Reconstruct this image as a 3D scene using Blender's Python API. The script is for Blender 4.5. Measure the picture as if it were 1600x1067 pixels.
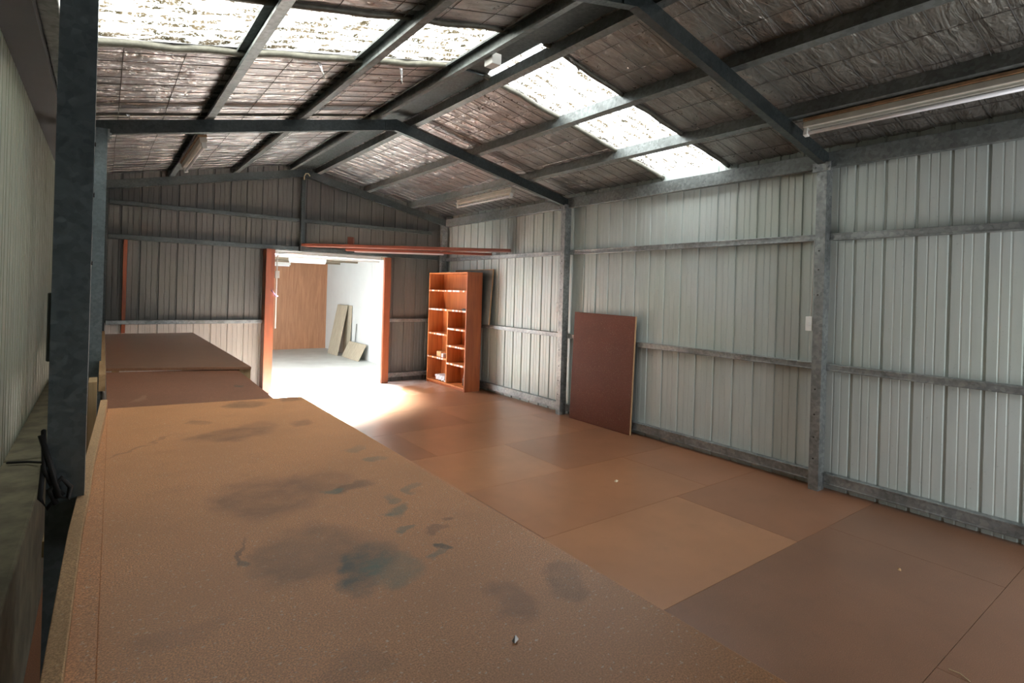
import bpy, bmesh, math, random
from mathutils import Vector, Matrix, noise
random.seed(7)
sc = bpy.context.scene
COL = sc.collection
for o in list(bpy.data.objects): bpy.data.objects.remove(o)

# ------------------------------------------------------------------ camera
cam_d = bpy.data.cameras.new('camera'); cam = bpy.data.objects.new('camera', cam_d); COL.objects.link(cam)
YAW, ROLL, FPX, CX, CY = 0.6411, 0.0295, 855.67, 800.0, 456.5
fwd = Vector((math.sin(YAW), math.cos(YAW), 0)); rgt = Vector((math.cos(YAW), -math.sin(YAW), 0)); up = Vector((0, 0, 1))
r2 = rgt*math.cos(ROLL) + up*math.sin(ROLL); u2 = up*math.cos(ROLL) - rgt*math.sin(ROLL)
cam.matrix_world = Matrix(((r2.x, u2.x, -fwd.x, 0), (r2.y, u2.y, -fwd.y, 0), (r2.z, u2.z, -fwd.z, 1.5), (0, 0, 0, 1)))
cam_d.sensor_width = 36; cam_d.lens = 36*FPX/1600; cam_d.shift_x = 0; cam_d.shift_y = -(533.5-CY)/1600
cam_d.clip_start = 0.02; cam_d.clip_end = 200
sc.camera = cam

# ------------------------------------------------------------------ world, daylight, exposure
w = bpy.data.worlds.new('world'); sc.world = w; w.use_nodes = True
bg = w.node_tree.nodes['Background']; bg.inputs[0].default_value = (0.95, 0.975, 1.0, 1); bg.inputs[1].default_value = 9.6
sc.view_settings.view_transform = 'Standard'; sc.view_settings.look = 'None'
sc.view_settings.exposure = 0.05; sc.view_settings.gamma = 1; sc.view_settings.use_curve_mapping = False
# shed geometry (metres)
MX = 2.28; S = 0.2132                    # ridge line x and roof slope
XR, XL = 4.55, 0.0                       # inner faces of the right and left columns
WR, WLF = 4.70, -0.38                    # cladding planes
P3, P2, P1, P0 = -1.03, 2.03, 5.08, 8.14 # portal frame positions
ENDY, BACKY = 8.25, -1.15
def zr(x, base): return base - S*abs(x-MX)
FOIL = 3.28
SK0, SK1 = 2.955, 3.675                  # roof light strip
def area(name, loc, rot, sx, sy, power, color=(1,1,1), portal=False, spread=None):
    d = bpy.data.lights.new(name, 'AREA'); d.shape = 'RECTANGLE'; d.size = sx; d.size_y = sy; d.energy = power; d.color = color
    if portal: d.cycles.is_portal = True
    if spread: d.spread = spread
    o = bpy.data.objects.new(name, d); o.location = loc; o.rotation_euler = rot; COL.objects.link(o); return o
ang = math.atan(S)
# sky portals at the two roof lights and at the open roller door behind the camera
area('portal_left_roof_light', (0.95, (SK0+SK1)/2, zr(0.95, FOIL)+.06), (0, -ang, 0), 2.9, .8, 1, portal=True)
area('portal_right_roof_light', (3.5, (SK0+SK1)/2, zr(3.5, FOIL)+.06), (0, ang, 0), 2.6, .8, 1, portal=True)
area('portal_entry_door', (3.6, BACKY-.12, 1.05), (math.radians(90), 0, math.radians(0)), 1.3, 2.0, 1, portal=True)
# unseen area lights standing in for daylight around the doorway and far room
area('added_light_far_room_side', (0.75, 9.75, 1.15), (0, math.radians(-80), 0), 2.0, 2.6, 55, (0.94, 0.97, 1.0))
area('added_light_far_room_roof', (2.75, 8.80, 2.17), (math.radians(-8), 0, 0), 1.7, .55, 120, (1.0, 0.98, 1.0))
area('added_beam_by_doorway', (2.40, 8.80, 2.16), (math.radians(-29), math.radians(7), 0), 1.0, .5, 1750, (0.90, 1.0, 1.0), spread=math.radians(55))  # added narrow beam to brighten the floor by the doorway

# ------------------------------------------------------------------ node material helpers
def new_mat(name):
    m = bpy.data.materials.new(name); m.use_nodes = True
    nt = m.node_tree; b = nt.nodes['Principled BSDF']; return m, nt, b
def N(nt, t, **kw):
    n = nt.nodes.new(t)
    for k, v in kw.items():
        if k.startswith('i_'): n.inputs[int(k[2:])].default_value = v
        else: setattr(n, k, v)
    return n
def ramp(nt, fac, stops):
    r = nt.nodes.new('ShaderNodeValToRGB'); e = r.color_ramp.elements
    while len(e) < len(stops): e.new(0.5)
    for i, (p, c) in enumerate(stops):
        e[i].position = p; e[i].color = (*c, 1) if len(c) == 3 else c
    nt.links.new(fac, r.inputs[0]); return r.outputs[0]
def noise_n(nt, vec, scale, detail=4, rough=.5, dist=0):
    n = nt.nodes.new('ShaderNodeTexNoise'); n.inputs['Scale'].default_value = scale; n.inputs['Detail'].default_value = detail
    n.inputs['Roughness'].default_value = rough; n.inputs['Distortion'].default_value = dist
    nt.links.new(vec, n.inputs['Vector']); return n.outputs['Fac']
def mapping(nt, vec, sc_=(1,1,1), rot=(0,0,0), loc=(0,0,0)):
    m = nt.nodes.new('ShaderNodeMapping'); m.inputs['Scale'].default_value = sc_; m.inputs['Rotation'].default_value = rot; m.inputs['Location'].default_value = loc
    nt.links.new(vec, m.inputs['Vector']); return m.outputs[0]
def objco(nt):
    return nt.nodes.new('ShaderNodeTexCoord').outputs['Object']
def mixc(nt, fac, a, b, mode='MIX'):
    m = nt.nodes.new('ShaderNodeMix'); m.data_type = 'RGBA'; m.blend_type = mode
    for s, v in ((m.inputs[0], fac), (m.inputs[6], a), (m.inputs[7], b)):
        if hasattr(v, 'links') or isinstance(v, bpy.types.NodeSocket): nt.links.new(v, s)
        elif isinstance(v, (tuple, list)): s.default_value = (*v, 1) if len(v) == 3 else v
        else: s.default_value = v
    return m.outputs[2]
def math_n(nt, op, a, b=0.0, clamp=False):
    m = nt.nodes.new('ShaderNodeMath'); m.operation = op; m.use_clamp = clamp
    for s, v in ((m.inputs[0], a), (m.inputs[1], b)):
        if isinstance(v, bpy.types.NodeSocket): nt.links.new(v, s)
        else: s.default_value = v
    return m.outputs[0]
def bump(nt, b, h, strength, dist):
    n = nt.nodes.new('ShaderNodeBump'); n.inputs['Strength'].default_value = strength; n.inputs['Distance'].default_value = dist
    nt.links.new(h, n.inputs['Height']); nt.links.new(n.outputs[0], b.inputs['Normal'])

def mat_galv(name, c0, c1, rough=.42, metal=.85, sc_=28, dirt=.35):
    m, nt, b = new_mat(name); v = objco(nt)
    vo = N(nt, 'ShaderNodeTexVoronoi'); vo.inputs['Scale'].default_value = sc_; nt.links.new(v, vo.inputs['Vector'])
    sep = N(nt, 'ShaderNodeSeparateColor'); nt.links.new(vo.outputs['Color'], sep.inputs[0])
    c = ramp(nt, sep.outputs[0], [(0, c0), (1, c1)])
    d = ramp(nt, noise_n(nt, v, 3.5, 6, .65), [(.38, (dirt,)*3), (.62, (1, 1, 1))])
    nt.links.new(mixc(nt, 1.0, c, d, 'MULTIPLY'), b.inputs['Base Color'])
    b.inputs['Metallic'].default_value = metal
    nt.links.new(ramp(nt, sep.outputs[1], [(0, (rough-.08,)*3), (1, (rough+.14,)*3)]), b.inputs['Roughness'])
    bump(nt, b, sep.outputs[2], .12, .002); return m
GALV = mat_galv('galvanised_steel', (.26, .28, .28), (.40, .425, .42), dirt=.62, sc_=45, metal=.75)
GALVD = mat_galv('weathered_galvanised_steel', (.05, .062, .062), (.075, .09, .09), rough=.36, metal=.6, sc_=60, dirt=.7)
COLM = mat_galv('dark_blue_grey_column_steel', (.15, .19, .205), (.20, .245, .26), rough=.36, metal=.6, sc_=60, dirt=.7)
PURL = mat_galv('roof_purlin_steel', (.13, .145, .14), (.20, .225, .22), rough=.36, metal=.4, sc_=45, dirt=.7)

def mat_clad(name, base, rough=.38, streak=.82, dots=True):
    m, nt, b = new_mat(name); v = objco(nt)
    s = noise_n(nt, mapping(nt, v, (9, 9, .8)), 1.6, 6, .6)
    c = mixc(nt, 1.0, base, ramp(nt, s, [(.3, (streak,)*3), (.65, (1, 1, 1))]), 'MULTIPLY')
    g = noise_n(nt, v, 55, 3, .7)
    c = mixc(nt, ramp(nt, g, [(.66, (0, 0, 0)), (.72, (.5, .5, .5))]), c, tuple(x*.45 for x in base))
    big = noise_n(nt, v, 1.1, 3)
    c = mixc(nt, ramp(nt, big, [(.45, (0, 0, 0)), (.7, (.35, .35, .35))]), c, (base[0]*.86, base[1]*.9, base[2]*.74))
    nt.links.new(c, b.inputs['Base Color']); b.inputs['Roughness'].default_value = rough
    b.inputs['Metallic'].default_value = .25
    bump(nt, b, noise_n(nt, mapping(nt, v, (6, 6, .7)), 2.2, 3), .25, .006); return m
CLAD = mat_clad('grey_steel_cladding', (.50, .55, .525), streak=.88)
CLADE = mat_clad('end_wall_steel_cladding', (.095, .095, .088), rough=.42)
CLADP = mat_clad('lower_sheets_painted_bounce', (.62, .58, .54), rough=.5, streak=.85)  # paler colour paints in the floor bounce on these sheets
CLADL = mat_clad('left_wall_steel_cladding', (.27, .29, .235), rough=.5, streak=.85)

def mat_foil():
    m, nt, b = new_mat('crinkled_foil_insulation'); v = objco(nt)
    n1 = noise_n(nt, mapping(nt, v, (4, 15, 4)), 1.0, 3, .55, 1.2)
    n2 = noise_n(nt, v, 17, 2, .5, 1.6)
    h = math_n(nt, 'ADD', math_n(nt, 'MULTIPLY', n1, 1.0), math_n(nt, 'MULTIPLY', n2, .22))
    c = ramp(nt, noise_n(nt, mapping(nt, v, (3, 8, 3)), 1.5, 6, .7), [(.3, (.50, .49, .47)), (.48, (.72, .71, .70)), (.7, (.90, .89, .89))])
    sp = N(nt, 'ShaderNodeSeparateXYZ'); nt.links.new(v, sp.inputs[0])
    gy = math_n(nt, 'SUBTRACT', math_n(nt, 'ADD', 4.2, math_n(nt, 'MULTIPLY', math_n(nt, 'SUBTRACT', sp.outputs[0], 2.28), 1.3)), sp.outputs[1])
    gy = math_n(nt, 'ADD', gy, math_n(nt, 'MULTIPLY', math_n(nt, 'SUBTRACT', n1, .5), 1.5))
    dust_shade = ramp(nt, math_n(nt, 'MULTIPLY', gy, .4), [(0, (0, 0, 0)), (1, (.8,)*3)])
    c = mixc(nt, dust_shade, c, (.17, .16, .13))  # dusty brown that also paints in the nearer foil's dark reflections
    nt.links.new(c, b.inputs['Base Color']); nt.links.new(math_n(nt, 'SUBTRACT', 1.0, math_n(nt, 'MULTIPLY', dust_shade, .35)), b.inputs['Metallic'])
    nt.links.new(ramp(nt, n2, [(.3, (.27,)*3), (.7, (.44,)*3)]), b.inputs['Roughness'])
    bump(nt, b, h, .8, .035); return m
FOILM = mat_foil()

def mat_particle(name, base, dark, stains=False, fleck=.5, rough=.55, stain_list=(), door_sheen=False):
    m, nt, b = new_mat(name); v = objco(nt)
    g = noise_n(nt, v, 300, 3, .8)
    c = ramp(nt, g, [(.40, dark), (.51, base), (.62, tuple(min(1, x*1.45) for x in base))])
    big = noise_n(nt, v, 2.2, 6, .62)
    c = mixc(nt, ramp(nt, big, [(.35, (.55,)*3), (.62, (0, 0, 0))]), c, tuple(x*.72 for x in base))
    mid = noise_n(nt, v, 9, 5, .7)
    c = mixc(nt, ramp(nt, mid, [(.56, (0, 0, 0)), (.78, (.45,)*3)]), c, tuple(x*.62 for x in base))
    fl = noise_n(nt, mapping(nt, v, (1, 1.4, 1), loc=(9, 4, 2)), 120, 2, .4)
    c = mixc(nt, ramp(nt, fl, [(.67, (0, 0, 0)), (.71, (fleck,)*3)]), c, (.62, .5, .36))
    if stain_list:
        nv = N(nt, 'ShaderNodeTexNoise'); nv.inputs['Scale'].default_value = 9; nv.inputs['Detail'].default_value = 5; nt.links.new(v, nv.inputs['Vector'])
        sub = N(nt, 'ShaderNodeVectorMath', operation='SUBTRACT'); nt.links.new(nv.outputs['Color'], sub.inputs[0]); sub.inputs[1].default_value = (.5, .5, .5)
        scl = N(nt, 'ShaderNodeVectorMath', operation='SCALE'); nt.links.new(sub.outputs[0], scl.inputs[0]); scl.inputs['Scale'].default_value = .16
        add = N(nt, 'ShaderNodeVectorMath', operation='ADD'); nt.links.new(v, add.inputs[0]); nt.links.new(scl.outputs[0], add.inputs[1])
        vv = add.outputs[0]
        for (x, y, rx, ry, rz, col, a) in stain_list:
            t = N(nt, 'ShaderNodeVectorMath', operation='SUBTRACT'); nt.links.new(vv, t.inputs[0]); t.inputs[1].default_value = (x, y, 0)
            mm = mapping(nt, t.outputs[0], (1, 1, 0), (0, 0, -rz)); mm = mapping(nt, mm, (1/rx, 1/ry, 0))
            ln = N(nt, 'ShaderNodeVectorMath', operation='LENGTH'); nt.links.new(mm, ln.inputs[0])
            f = ramp(nt, ln.outputs['Value'], [(.58, (a,)*3), (.95, (0, 0, 0))])
            brk = ramp(nt, mid, [(.30, (.35,)*3), (.6, (1, 1, 1))])
            f = mixc(nt, 1.0, f, brk, 'MULTIPLY')
            c = mixc(nt, f, c, col)
    if door_sheen:
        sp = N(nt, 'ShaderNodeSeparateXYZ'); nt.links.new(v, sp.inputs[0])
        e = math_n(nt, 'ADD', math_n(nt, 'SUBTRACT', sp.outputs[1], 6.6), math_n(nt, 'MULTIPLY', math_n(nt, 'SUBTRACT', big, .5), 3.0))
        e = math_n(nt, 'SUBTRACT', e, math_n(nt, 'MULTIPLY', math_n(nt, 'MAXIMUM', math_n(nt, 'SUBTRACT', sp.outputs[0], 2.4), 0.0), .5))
        c = mixc(nt, ramp(nt, e, [(0.0, (0, 0, 0)), (.9, (.8,)*3)]), c, (.66, .61, .59))  # doorway glare painted as a paler, greyer floor colour
    nt.links.new(c, b.inputs['Base Color']); b.inputs['Roughness'].default_value = rough
    b.inputs['Specular IOR Level'].default_value = .5
    bump(nt, b, g, .05, .001); return m
BR = (.19, .085, .042); DB = (.115, .062, .034); GR = (.09, .15, .12); DG = (.035, .06, .05)
stains = [(.42,1.76,.20,.21,0,BR,.62),(.60,1.80,.13,.15,.3,BR,.4),(.43,1.33,.17,.19,0,DB,.5),(.50,1.20,.065,.13,-.5,DG,.85),(.55,1.17,.07,.10,0,GR,.6),
 (.66,1.70,.10,.045,.1,DB,.6),(.60,1.70,.06,.03,0,GR,.7),(.45,2.56,.20,.13,.1,BR,.7),(.57,2.66,.10,.10,0,BR,.45),(.63,3.17,.13,.12,0,DB,.62),(.76,2.62,.07,.07,0,BR,.6),
 (.36,2.85,.06,.05,0,DB,.5),(.69,1.45,.035,.07,-.5,GR,.75),(.70,1.55,.03,.05,-.4,GR,.7),(.66,1.33,.05,.022,0,GR,.7),(.70,1.20,.022,.03,0,DG,.8),(.66,1.17,.05,.02,.4,GR,.6),
 (.27,1.42,.012,.10,-.1,DB,.8),(.28,1.36,.02,.03,0,DG,.6),(.80,2.10,.06,.06,0,GR,.45),(.83,1.95,.04,.04,0,GR,.45),(.82,1.60,.05,.02,.3,GR,.45),(.87,3.22,.07,.10,0,DB,.55),
 (.70,.90,.06,.09,-.3,BR,.55),(.84,.90,.05,.10,-.6,DB,.45),(.13,2.55,.012,.25,-.7,BR,.5),(.74,1.28,.03,.018,0,BR,.6),(.80,1.33,.03,.02,0,BR,.6),(.12,1.15,.10,.05,0,BR,.3),(.35,.88,.10,.05,0,DB,.3)]
BENCH1 = mat_particle('stained_particleboard_bench', (.56, .27, .115), (.31, .135, .055), fleck=.7, rough=.5, stain_list=stains)
BENCH2 = mat_particle('red_brown_bench_board', (.24, .105, .06), (.14, .06, .035), fleck=.3, rough=.42, stain_list=[(.18,3.72,.03,.12,-.4,(.42,.27,.17),.6),(.72,3.9,.025,.05,0,DG,.8)])
BENCH3 = mat_particle('brown_bench_board', (.27, .145, .085), (.17, .085, .05), fleck=.2, rough=.3)
TINTS = [(.33, .155, .078), (.27, .125, .066), (.36, .175, .088), (.20, .098, .055), (.30, .138, .072)]
FLOORS = [mat_particle('particleboard_floor_sheet_%s' % n, t, tuple(x*.62 for x in t), fleck=.12, rough=.33, door_sheen=True) for n, t in zip(('plain', 'dull', 'pale', 'worn', 'red'), TINTS)]
BOARD = mat_particle('dark_red_particleboard', (.115, .038, .023), (.07, .022, .014), fleck=.25, rough=.55)
BOARD.node_tree.nodes['Principled BSDF'].inputs['Specular IOR Level'].default_value = .12
CHIPEDGE = mat_particle('raw_chipboard_edge', (.46, .29, .15), (.3, .18, .09), fleck=.4, rough=.8)

def mat_wood(name, base, dark, rough=.4, sc_=(1, 1, 14), axis=2, spec=.5):
    m, nt, b = new_mat(name); v = objco(nt)
    s = [14, 14, 14]; s[axis] = 1.2
    n = noise_n(nt, mapping(nt, v, tuple(s)), 1.5, 6, .6, .6)
    c = ramp(nt, n, [(.3, dark), (.6, base), (.8, tuple(min(1, x*1.15) for x in base))])
    nt.links.new(c, b.inputs['Base Color']); b.inputs['Roughness'].default_value = rough; b.inputs['Specular IOR Level'].default_value = spec
    bump(nt, b, n, .15, .002); return m
JAMB = mat_wood('red_stained_timber', (.21, .055, .018), (.13, .032, .012), .35)
PLANK = mat_wood('red_stained_plank', (.19, .052, .028), (.12, .032, .018), .4, axis=0)
CASE = mat_wood('orange_stained_pine', (.52, .19, .06), (.36, .11, .03), .38)
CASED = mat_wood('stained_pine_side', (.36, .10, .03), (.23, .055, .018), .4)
PINE = mat_wood('raw_pine', (.50, .33, .17), (.36, .22, .10), .7, axis=1)
BLOCKW = mat_wood('raw_pine_block', (.42, .30, .16), (.3, .2, .10), .75)
PLY = mat_wood('brown_plywood_lining', (.40, .205, .11), (.29, .135, .07), .5)
GREYBD = mat_wood('greyed_board', (.40, .36, .27), (.30, .27, .20), .7)
def mat_plain(name, c, rough=.5, metal=0, var=.88, sc_=6):
    m, nt, b = new_mat(name); v = objco(nt)
    nt.links.new(mixc(nt, 1.0, c, ramp(nt, noise_n(nt, v, sc_, 5, .6), [(.35, (var,)*3), (.65, (1, 1, 1))]), 'MULTIPLY'), b.inputs['Base Color'])
    b.inputs['Roughness'].default_value = rough; b.inputs['Metallic'].default_value = metal; return m
WHITE = mat_plain('white_lining_sheet', (.62, .66, .65), .5, var=.93, sc_=2)
WPL = mat_plain('white_plastic', (.80, .80, .76), .35)
TUBE = mat_plain('white_glass_tube', (.86, .86, .88), .2, var=.97)
ENAMEL = mat_plain('cream_enamel', (.62, .60, .52), .4, var=.8)
RUSTY = mat_plain('rusty_brown_batten', (.40, .24, .12), .6, var=.6, sc_=20)
CONC = mat_plain('grey_concrete_slab', (.50, .53, .51), .45, var=.82, sc_=3)
LEDGE = mat_plain('mossy_concrete', (.17, .155, .10), .9, var=.5, sc_=7)
CEIL2 = mat_plain('dull_timber_ceiling', (.20, .17, .12), .7, var=.7)
BLACK = mat_plain('black_rubber', (.015, .015, .015), .6)
DARKP = mat_plain('dark_grey_panel', (.10, .115, .11), .5, var=.8)
WIRE = mat_plain('dull_netting_wire', (.10, .095, .09), .5, .5)
PAPER = mat_plain('white_paper', (.85, .85, .88), .6)
CARD = mat_plain('tan_card', (.70, .42, .2), .6)
BROWNG = mat_plain('dark_brown_plastic', (.10, .05, .03), .3)
BULB = mat_plain('dusty_grey_metal', (.35, .35, .34), .4, .6)
FLEX = mat_plain('pale_yellow_cable', (.62, .55, .33), .5)
PINKW = mat_plain('pink_plastic_cord', (.75, .45, .75), .5)
LEAFM = mat_plain('dry_leaf_scrap', (.62, .55, .40), .7)
GAPSHADE = mat_plain('dark_gap_and_painted_shade', (.03, .03, .028), .8)  # near black under the floor joints; on the left soffit it paints in shade
def mat_edge():
    m, nt, b = new_mat('white_dashed_shelf_edge'); v = objco(nt)
    n = noise_n(nt, mapping(nt, v, (1, 17, 3)), 1.0, 2, .4)
    c = ramp(nt, n, [(.50, (.60, .22, .08)), (.53, (.92, .88, .84))]); nt.links.new(c, b.inputs['Base Color']); b.inputs['Roughness'].default_value = .5; return m  # random white dashes on an orange ground
SEDGE = mat_edge()
def mat_rooflight(name, tint, dens):
    m = bpy.data.materials.new(name); m.use_nodes = True; nt = m.node_tree
    for n in list(nt.nodes): nt.nodes.remove(n)
    out = N(nt, 'ShaderNodeOutputMaterial'); v = objco(nt)
    # leaf litter lying in the valleys of the sheet: short clumps drawn out down the slope
    a = noise_n(nt, mapping(nt, v, (7, 24, 0)), 1.0, 4, .6, .3)
    sep = N(nt, 'ShaderNodeSeparateXYZ'); nt.links.new(v, sep.inputs[0])
    wv = math_n(nt, 'SINE', math_n(nt, 'MULTIPLY', sep.outputs[1], 2*math.pi/.102))
    wv = math_n(nt, 'MULTIPLY', math_n(nt, 'SUBTRACT', wv, .15), .14)
    k = math_n(nt, 'ADD', a, wv)
    mask = ramp(nt, k, [(dens, (0, 0, 0)), (dens+.035, (1, 1, 1))])
    fine = noise_n(nt, v, 60, 3, .7)
    mask = mixc(nt, 1.0, mask, ramp(nt, fine, [(.32, (.25,)*3), (.5, (1, 1, 1))]), 'MULTIPLY')
    litter = ramp(nt, noise_n(nt, v, 14, 3), [(.35, (.03, .026, .014)), (.6, (.13, .10, .06))])
    col = mixc(nt, mask, tint, litter)
    tr = N(nt, 'ShaderNodeBsdfTransparent'); tl = N(nt, 'ShaderNodeBsdfTranslucent')
    nt.links.new(mixc(nt, mask, tint, (.012, .010, .006)), tr.inputs[0]); nt.links.new(col, tl.inputs[0])
    mx = N(nt, 'ShaderNodeMixShader'); mx.inputs[0].default_value = .45
    nt.links.new(tr.outputs[0], mx.inputs[1]); nt.links.new(tl.outputs[0], mx.inputs[2]); nt.links.new(mx.outputs[0], out.inputs[0]); return m
RL = mat_rooflight('littered_fibreglass_left', (.93, .92, .84), .565)
RLR = mat_rooflight('littered_fibreglass_right', (.93, .93, .90), .59)

# ------------------------------------------------------------------ mesh helpers
class MB:
    def __init__(s): s.v = []; s.f = []; s.m = []
    def add(s, vs, fs, mi=0):
        o = len(s.v); s.v += [tuple(v) for v in vs]; s.f += [tuple(i+o for i in f) for f in fs]; s.m += [mi]*len(fs); return s
    def box(s, x0, x1, y0, y1, z0, z1, mi=0):
        return s.add([(x0,y0,z0),(x1,y0,z0),(x1,y1,z0),(x0,y1,z0),(x0,y0,z1),(x1,y0,z1),(x1,y1,z1),(x0,y1,z1)],
                     [(0,3,2,1),(4,5,6,7),(0,1,5,4),(1,2,6,5),(2,3,7,6),(3,0,4,7)], mi)
    def hexa(s, pts, mi=0):
        return s.add(pts, [(0,3,2,1),(4,5,6,7),(0,1,5,4),(1,2,6,5),(2,3,7,6),(3,0,4,7)], mi)
    def sweep(s, prof, a, b, ux, uy, mi=0, closed=True):
        # profile (list of 2D points) swept straight from a to b
        a = Vector(a); b = Vector(b); ux = Vector(ux); uy = Vector(uy); n = len(prof)
        vs = [a+ux*p[0]+uy*p[1] for p in prof] + [b+ux*p[0]+uy*p[1] for p in prof]
        fs = [(i, (i+1) % n, n+(i+1) % n, n+i) for i in range(n if closed else n-1)]
        if closed: fs += [tuple(range(n-1, -1, -1)), tuple(range(n, 2*n))]
        return s.add(vs, fs, mi)
    def tube(s, pts, r, seg=8, mi=0):
        pts = [Vector(p) for p in pts]; base = None; rings = []
        prev = None
        for i, p in enumerate(pts):
            t = (pts[min(i+1, len(pts)-1)] - pts[max(i-1, 0)]).normalized()
            u = prev if prev is not None else (Vector((0, 0, 1)) if abs(t.z) < .9 else Vector((1, 0, 0)))
            u = (u - t*u.dot(t)).normalized(); prev = u; w_ = t.cross(u)
            rings.append([p + (u*math.cos(2*math.pi*k/seg) + w_*math.sin(2*math.pi*k/seg))*r for k in range(seg)])
        vs = [q for rg in rings for q in rg]; fs = []
        for i in range(len(pts)-1):
            for k in range(seg): fs.append((i*seg+k, i*seg+(k+1) % seg, (i+1)*seg+(k+1) % seg, (i+1)*seg+k))
        fs += [tuple(range(seg-1, -1, -1)), tuple((len(pts)-1)*seg+k for k in range(seg))]
        return s.add(vs, fs, mi)
    def build(s, name, mats, parent=None, smooth=False, bevel=0, solid=0):
        me = bpy.data.meshes.new(name); me.from_pydata(s.v, [], s.f); me.update()
        for m in (mats if isinstance(mats, (list, tuple)) else [mats]): me.materials.append(m)
        for p, mi in zip(me.polygons, s.m): p.material_index = mi; p.use_smooth = smooth
        bm = bmesh.new(); bm.from_mesh(me); bmesh.ops.recalc_face_normals(bm, faces=bm.faces); bm.to_mesh(me); bm.free()
        o = bpy.data.objects.new(name, me); COL.objects.link(o)
        if parent: o.parent = parent
        if solid: md = o.modifiers.new('thick', 'SOLIDIFY'); md.thickness = solid
        if bevel: md = o.modifiers.new('bevel', 'BEVEL'); md.width = bevel; md.segments = 2; md.limit_method = 'ANGLE'
        return o
def tag(o, label, cat, group=None):
    o['label'] = label; o['category'] = cat
    if group: o['group'] = group
    return o
def struct(o, label=None):
    o['kind'] = 'structure'
    if label: o['label'] = label
    return o
def thing(name, label, cat, loc=(0,0,0), rz=0, group=None):
    o = bpy.data.objects.new(name, None); COL.objects.link(o); o.location = loc; o.rotation_euler = (0, 0, rz); o.empty_display_size = .1
    return tag(o, label, cat, group)
def Cprof(d, b, t=.004, lip=.016):
    # lipped C section: web along x=0, depth d along y, flanges towards +x
    return [(0, 0), (b, 0), (b, lip), (b-t, lip), (b-t, t), (t, t), (t, d-t), (b-t, d-t), (b-t, d-lip), (b, d-lip), (b, d), (0, d)]

# ------------------------------------------------------------------ floor of particleboard sheets
fl = MB()
rows = []; y = -1.20
while y < 8.25:
    rows.append((y, min(y+.90, 8.25))); y += .90
# rows sit so that joints fall at y = 1.64, 2.54, 3.44 ...
rows = [(-1.20, -.16), (-.16, .74), (.74, 1.64), (1.64, 2.54), (2.54, 3.44), (3.44, 4.34), (4.34, 5.24), (5.24, 6.14), (6.14, 7.04), (7.04, 7.94), (7.94, 8.30)]
cut = [(1.9, 3.7), (2.8,), (1.6, 3.9), (1.7, 3.50), (2.2, 3.9), (1.3, 3.2), (2.45, 4.25), (1.6, 3.4), (2.6,), (1.7, 3.5), (2.6,)]
pick = [(3,0,3), (3,3), (3,3,3), (4,2,1), (1,0,4), (0,2,1), (1,0,4), (0,1,0), (4,1), (0,0,0), (0,0)]
for (y0, y1), cx, pk in zip(rows, cut, pick):
    xs = [-.204] + list(cx) + [4.76]
    for i in range(len(xs)-1):
        g = .0012
        fl.box(xs[i]+g, xs[i+1]-g, y0+g, y1-g, -.02, 0, pk[i % len(pk)])
fl.box(-.2, 4.76, -1.2, 8.3, -.06, -.021, 5)
struct(fl.build('floor', FLOORS+[GAPSHADE]), 'brown particleboard sheet floor of the shed')
f2 = MB(); f2.box(.2, 4.5, 8.30, 13.6, -.12, -.002)
struct(f2.build('floor_far_room', CONC), 'pale concrete floor beyond the doorway')

# ------------------------------------------------------------------ steel cladding (ribbed sheets)
def cladding(L, pitch=.2, start=0.0, rib=.012, rw=.016):
    # returns list of (distance, outward offset) along the wall
    pts = []; d = start
    pts.append((0, 0)); k = 0
    while d < L-.04:
        if d > .03:
            pts += [(d-rw/2-.006, 0), (d-rw/2, rib), (d+rw/2, rib), (d+rw/2+.006, 0)]
        m_ = d + pitch/2
        if m_ < L-.05:
            for q in (m_-.027, m_+.027): pts += [(q-.007, 0), (q-.003, .002), (q+.003, .002), (q+.007, 0)]
        d += pitch; k += 1
    pts.append((L, 0)); return [p for p in pts if p[0] >= 0]
def wall_sheet(name, mat, p0, dirv, outv, L, ztop, zbot=0.0, start=.1, holes=(), label=None, pitch=.2, thick=.03):
    # ztop: function of distance ; holes: (d0,d1,z0,z1)
    pts = cladding(L, pitch, start); mb = MB(); p0 = Vector(p0); dirv = Vector(dirv); outv = Vector(outv)
    brk = sorted(set([p[0] for p in pts])); prof = dict(pts)
    ds = []
    for i in range(len(pts)-1): ds.append((pts[i], pts[i+1]))
    extra = sorted(set([h[0] for h in holes] + [h[1] for h in holes] + [d for d in getattr(ztop, 'brk', [])]))
    for (a, oa), (b, ob) in ds:
        cuts = [a] + [e for e in extra if a+1e-5 < e < b-1e-5] + [b]
        for c0, c1 in zip(cuts[:-1], cuts[1:]):
            f0 = 0 if b == a else (c0-a)/(b-a); f1 = 1 if b == a else (c1-a)/(b-a)
            o0 = oa+(ob-oa)*f0; o1 = oa+(ob-oa)*f1; mid = (c0+c1)/2
            spans = [(zbot, None)]
            for h in holes:
                if h[0] < mid < h[1]:
                    spans = [(zbot, h[2])] if h[2] > zbot+.01 else []
                    spans.append((h[3], None))
            for z0, z1 in spans:
                A = p0+dirv*c0+outv*o0; B = p0+dirv*c1+outv*o1
                za = ztop(c0) if z1 is None else z1; zb = ztop(c1) if z1 is None else z1
                mb.add([(A.x, A.y, z0), (B.x, B.y, z0), (B.x, B.y, zb), (A.x, A.y, za)], [(0, 1, 2, 3)])
    o = mb.build(name, mat); md = o.modifiers.new('thick', 'SOLIDIFY'); md.thickness = .0015
    return struct(o, label)
LY = ENDY-BACKY
wall_sheet('wall_right', CLAD, (WR, BACKY, 0), (0, 1, 0), (1, 0, 0), LY, lambda d: zr(WR, FOIL)+.02, -.06, start=(.835-BACKY) % .2, label='light grey ribbed steel wall on the right')
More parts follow.
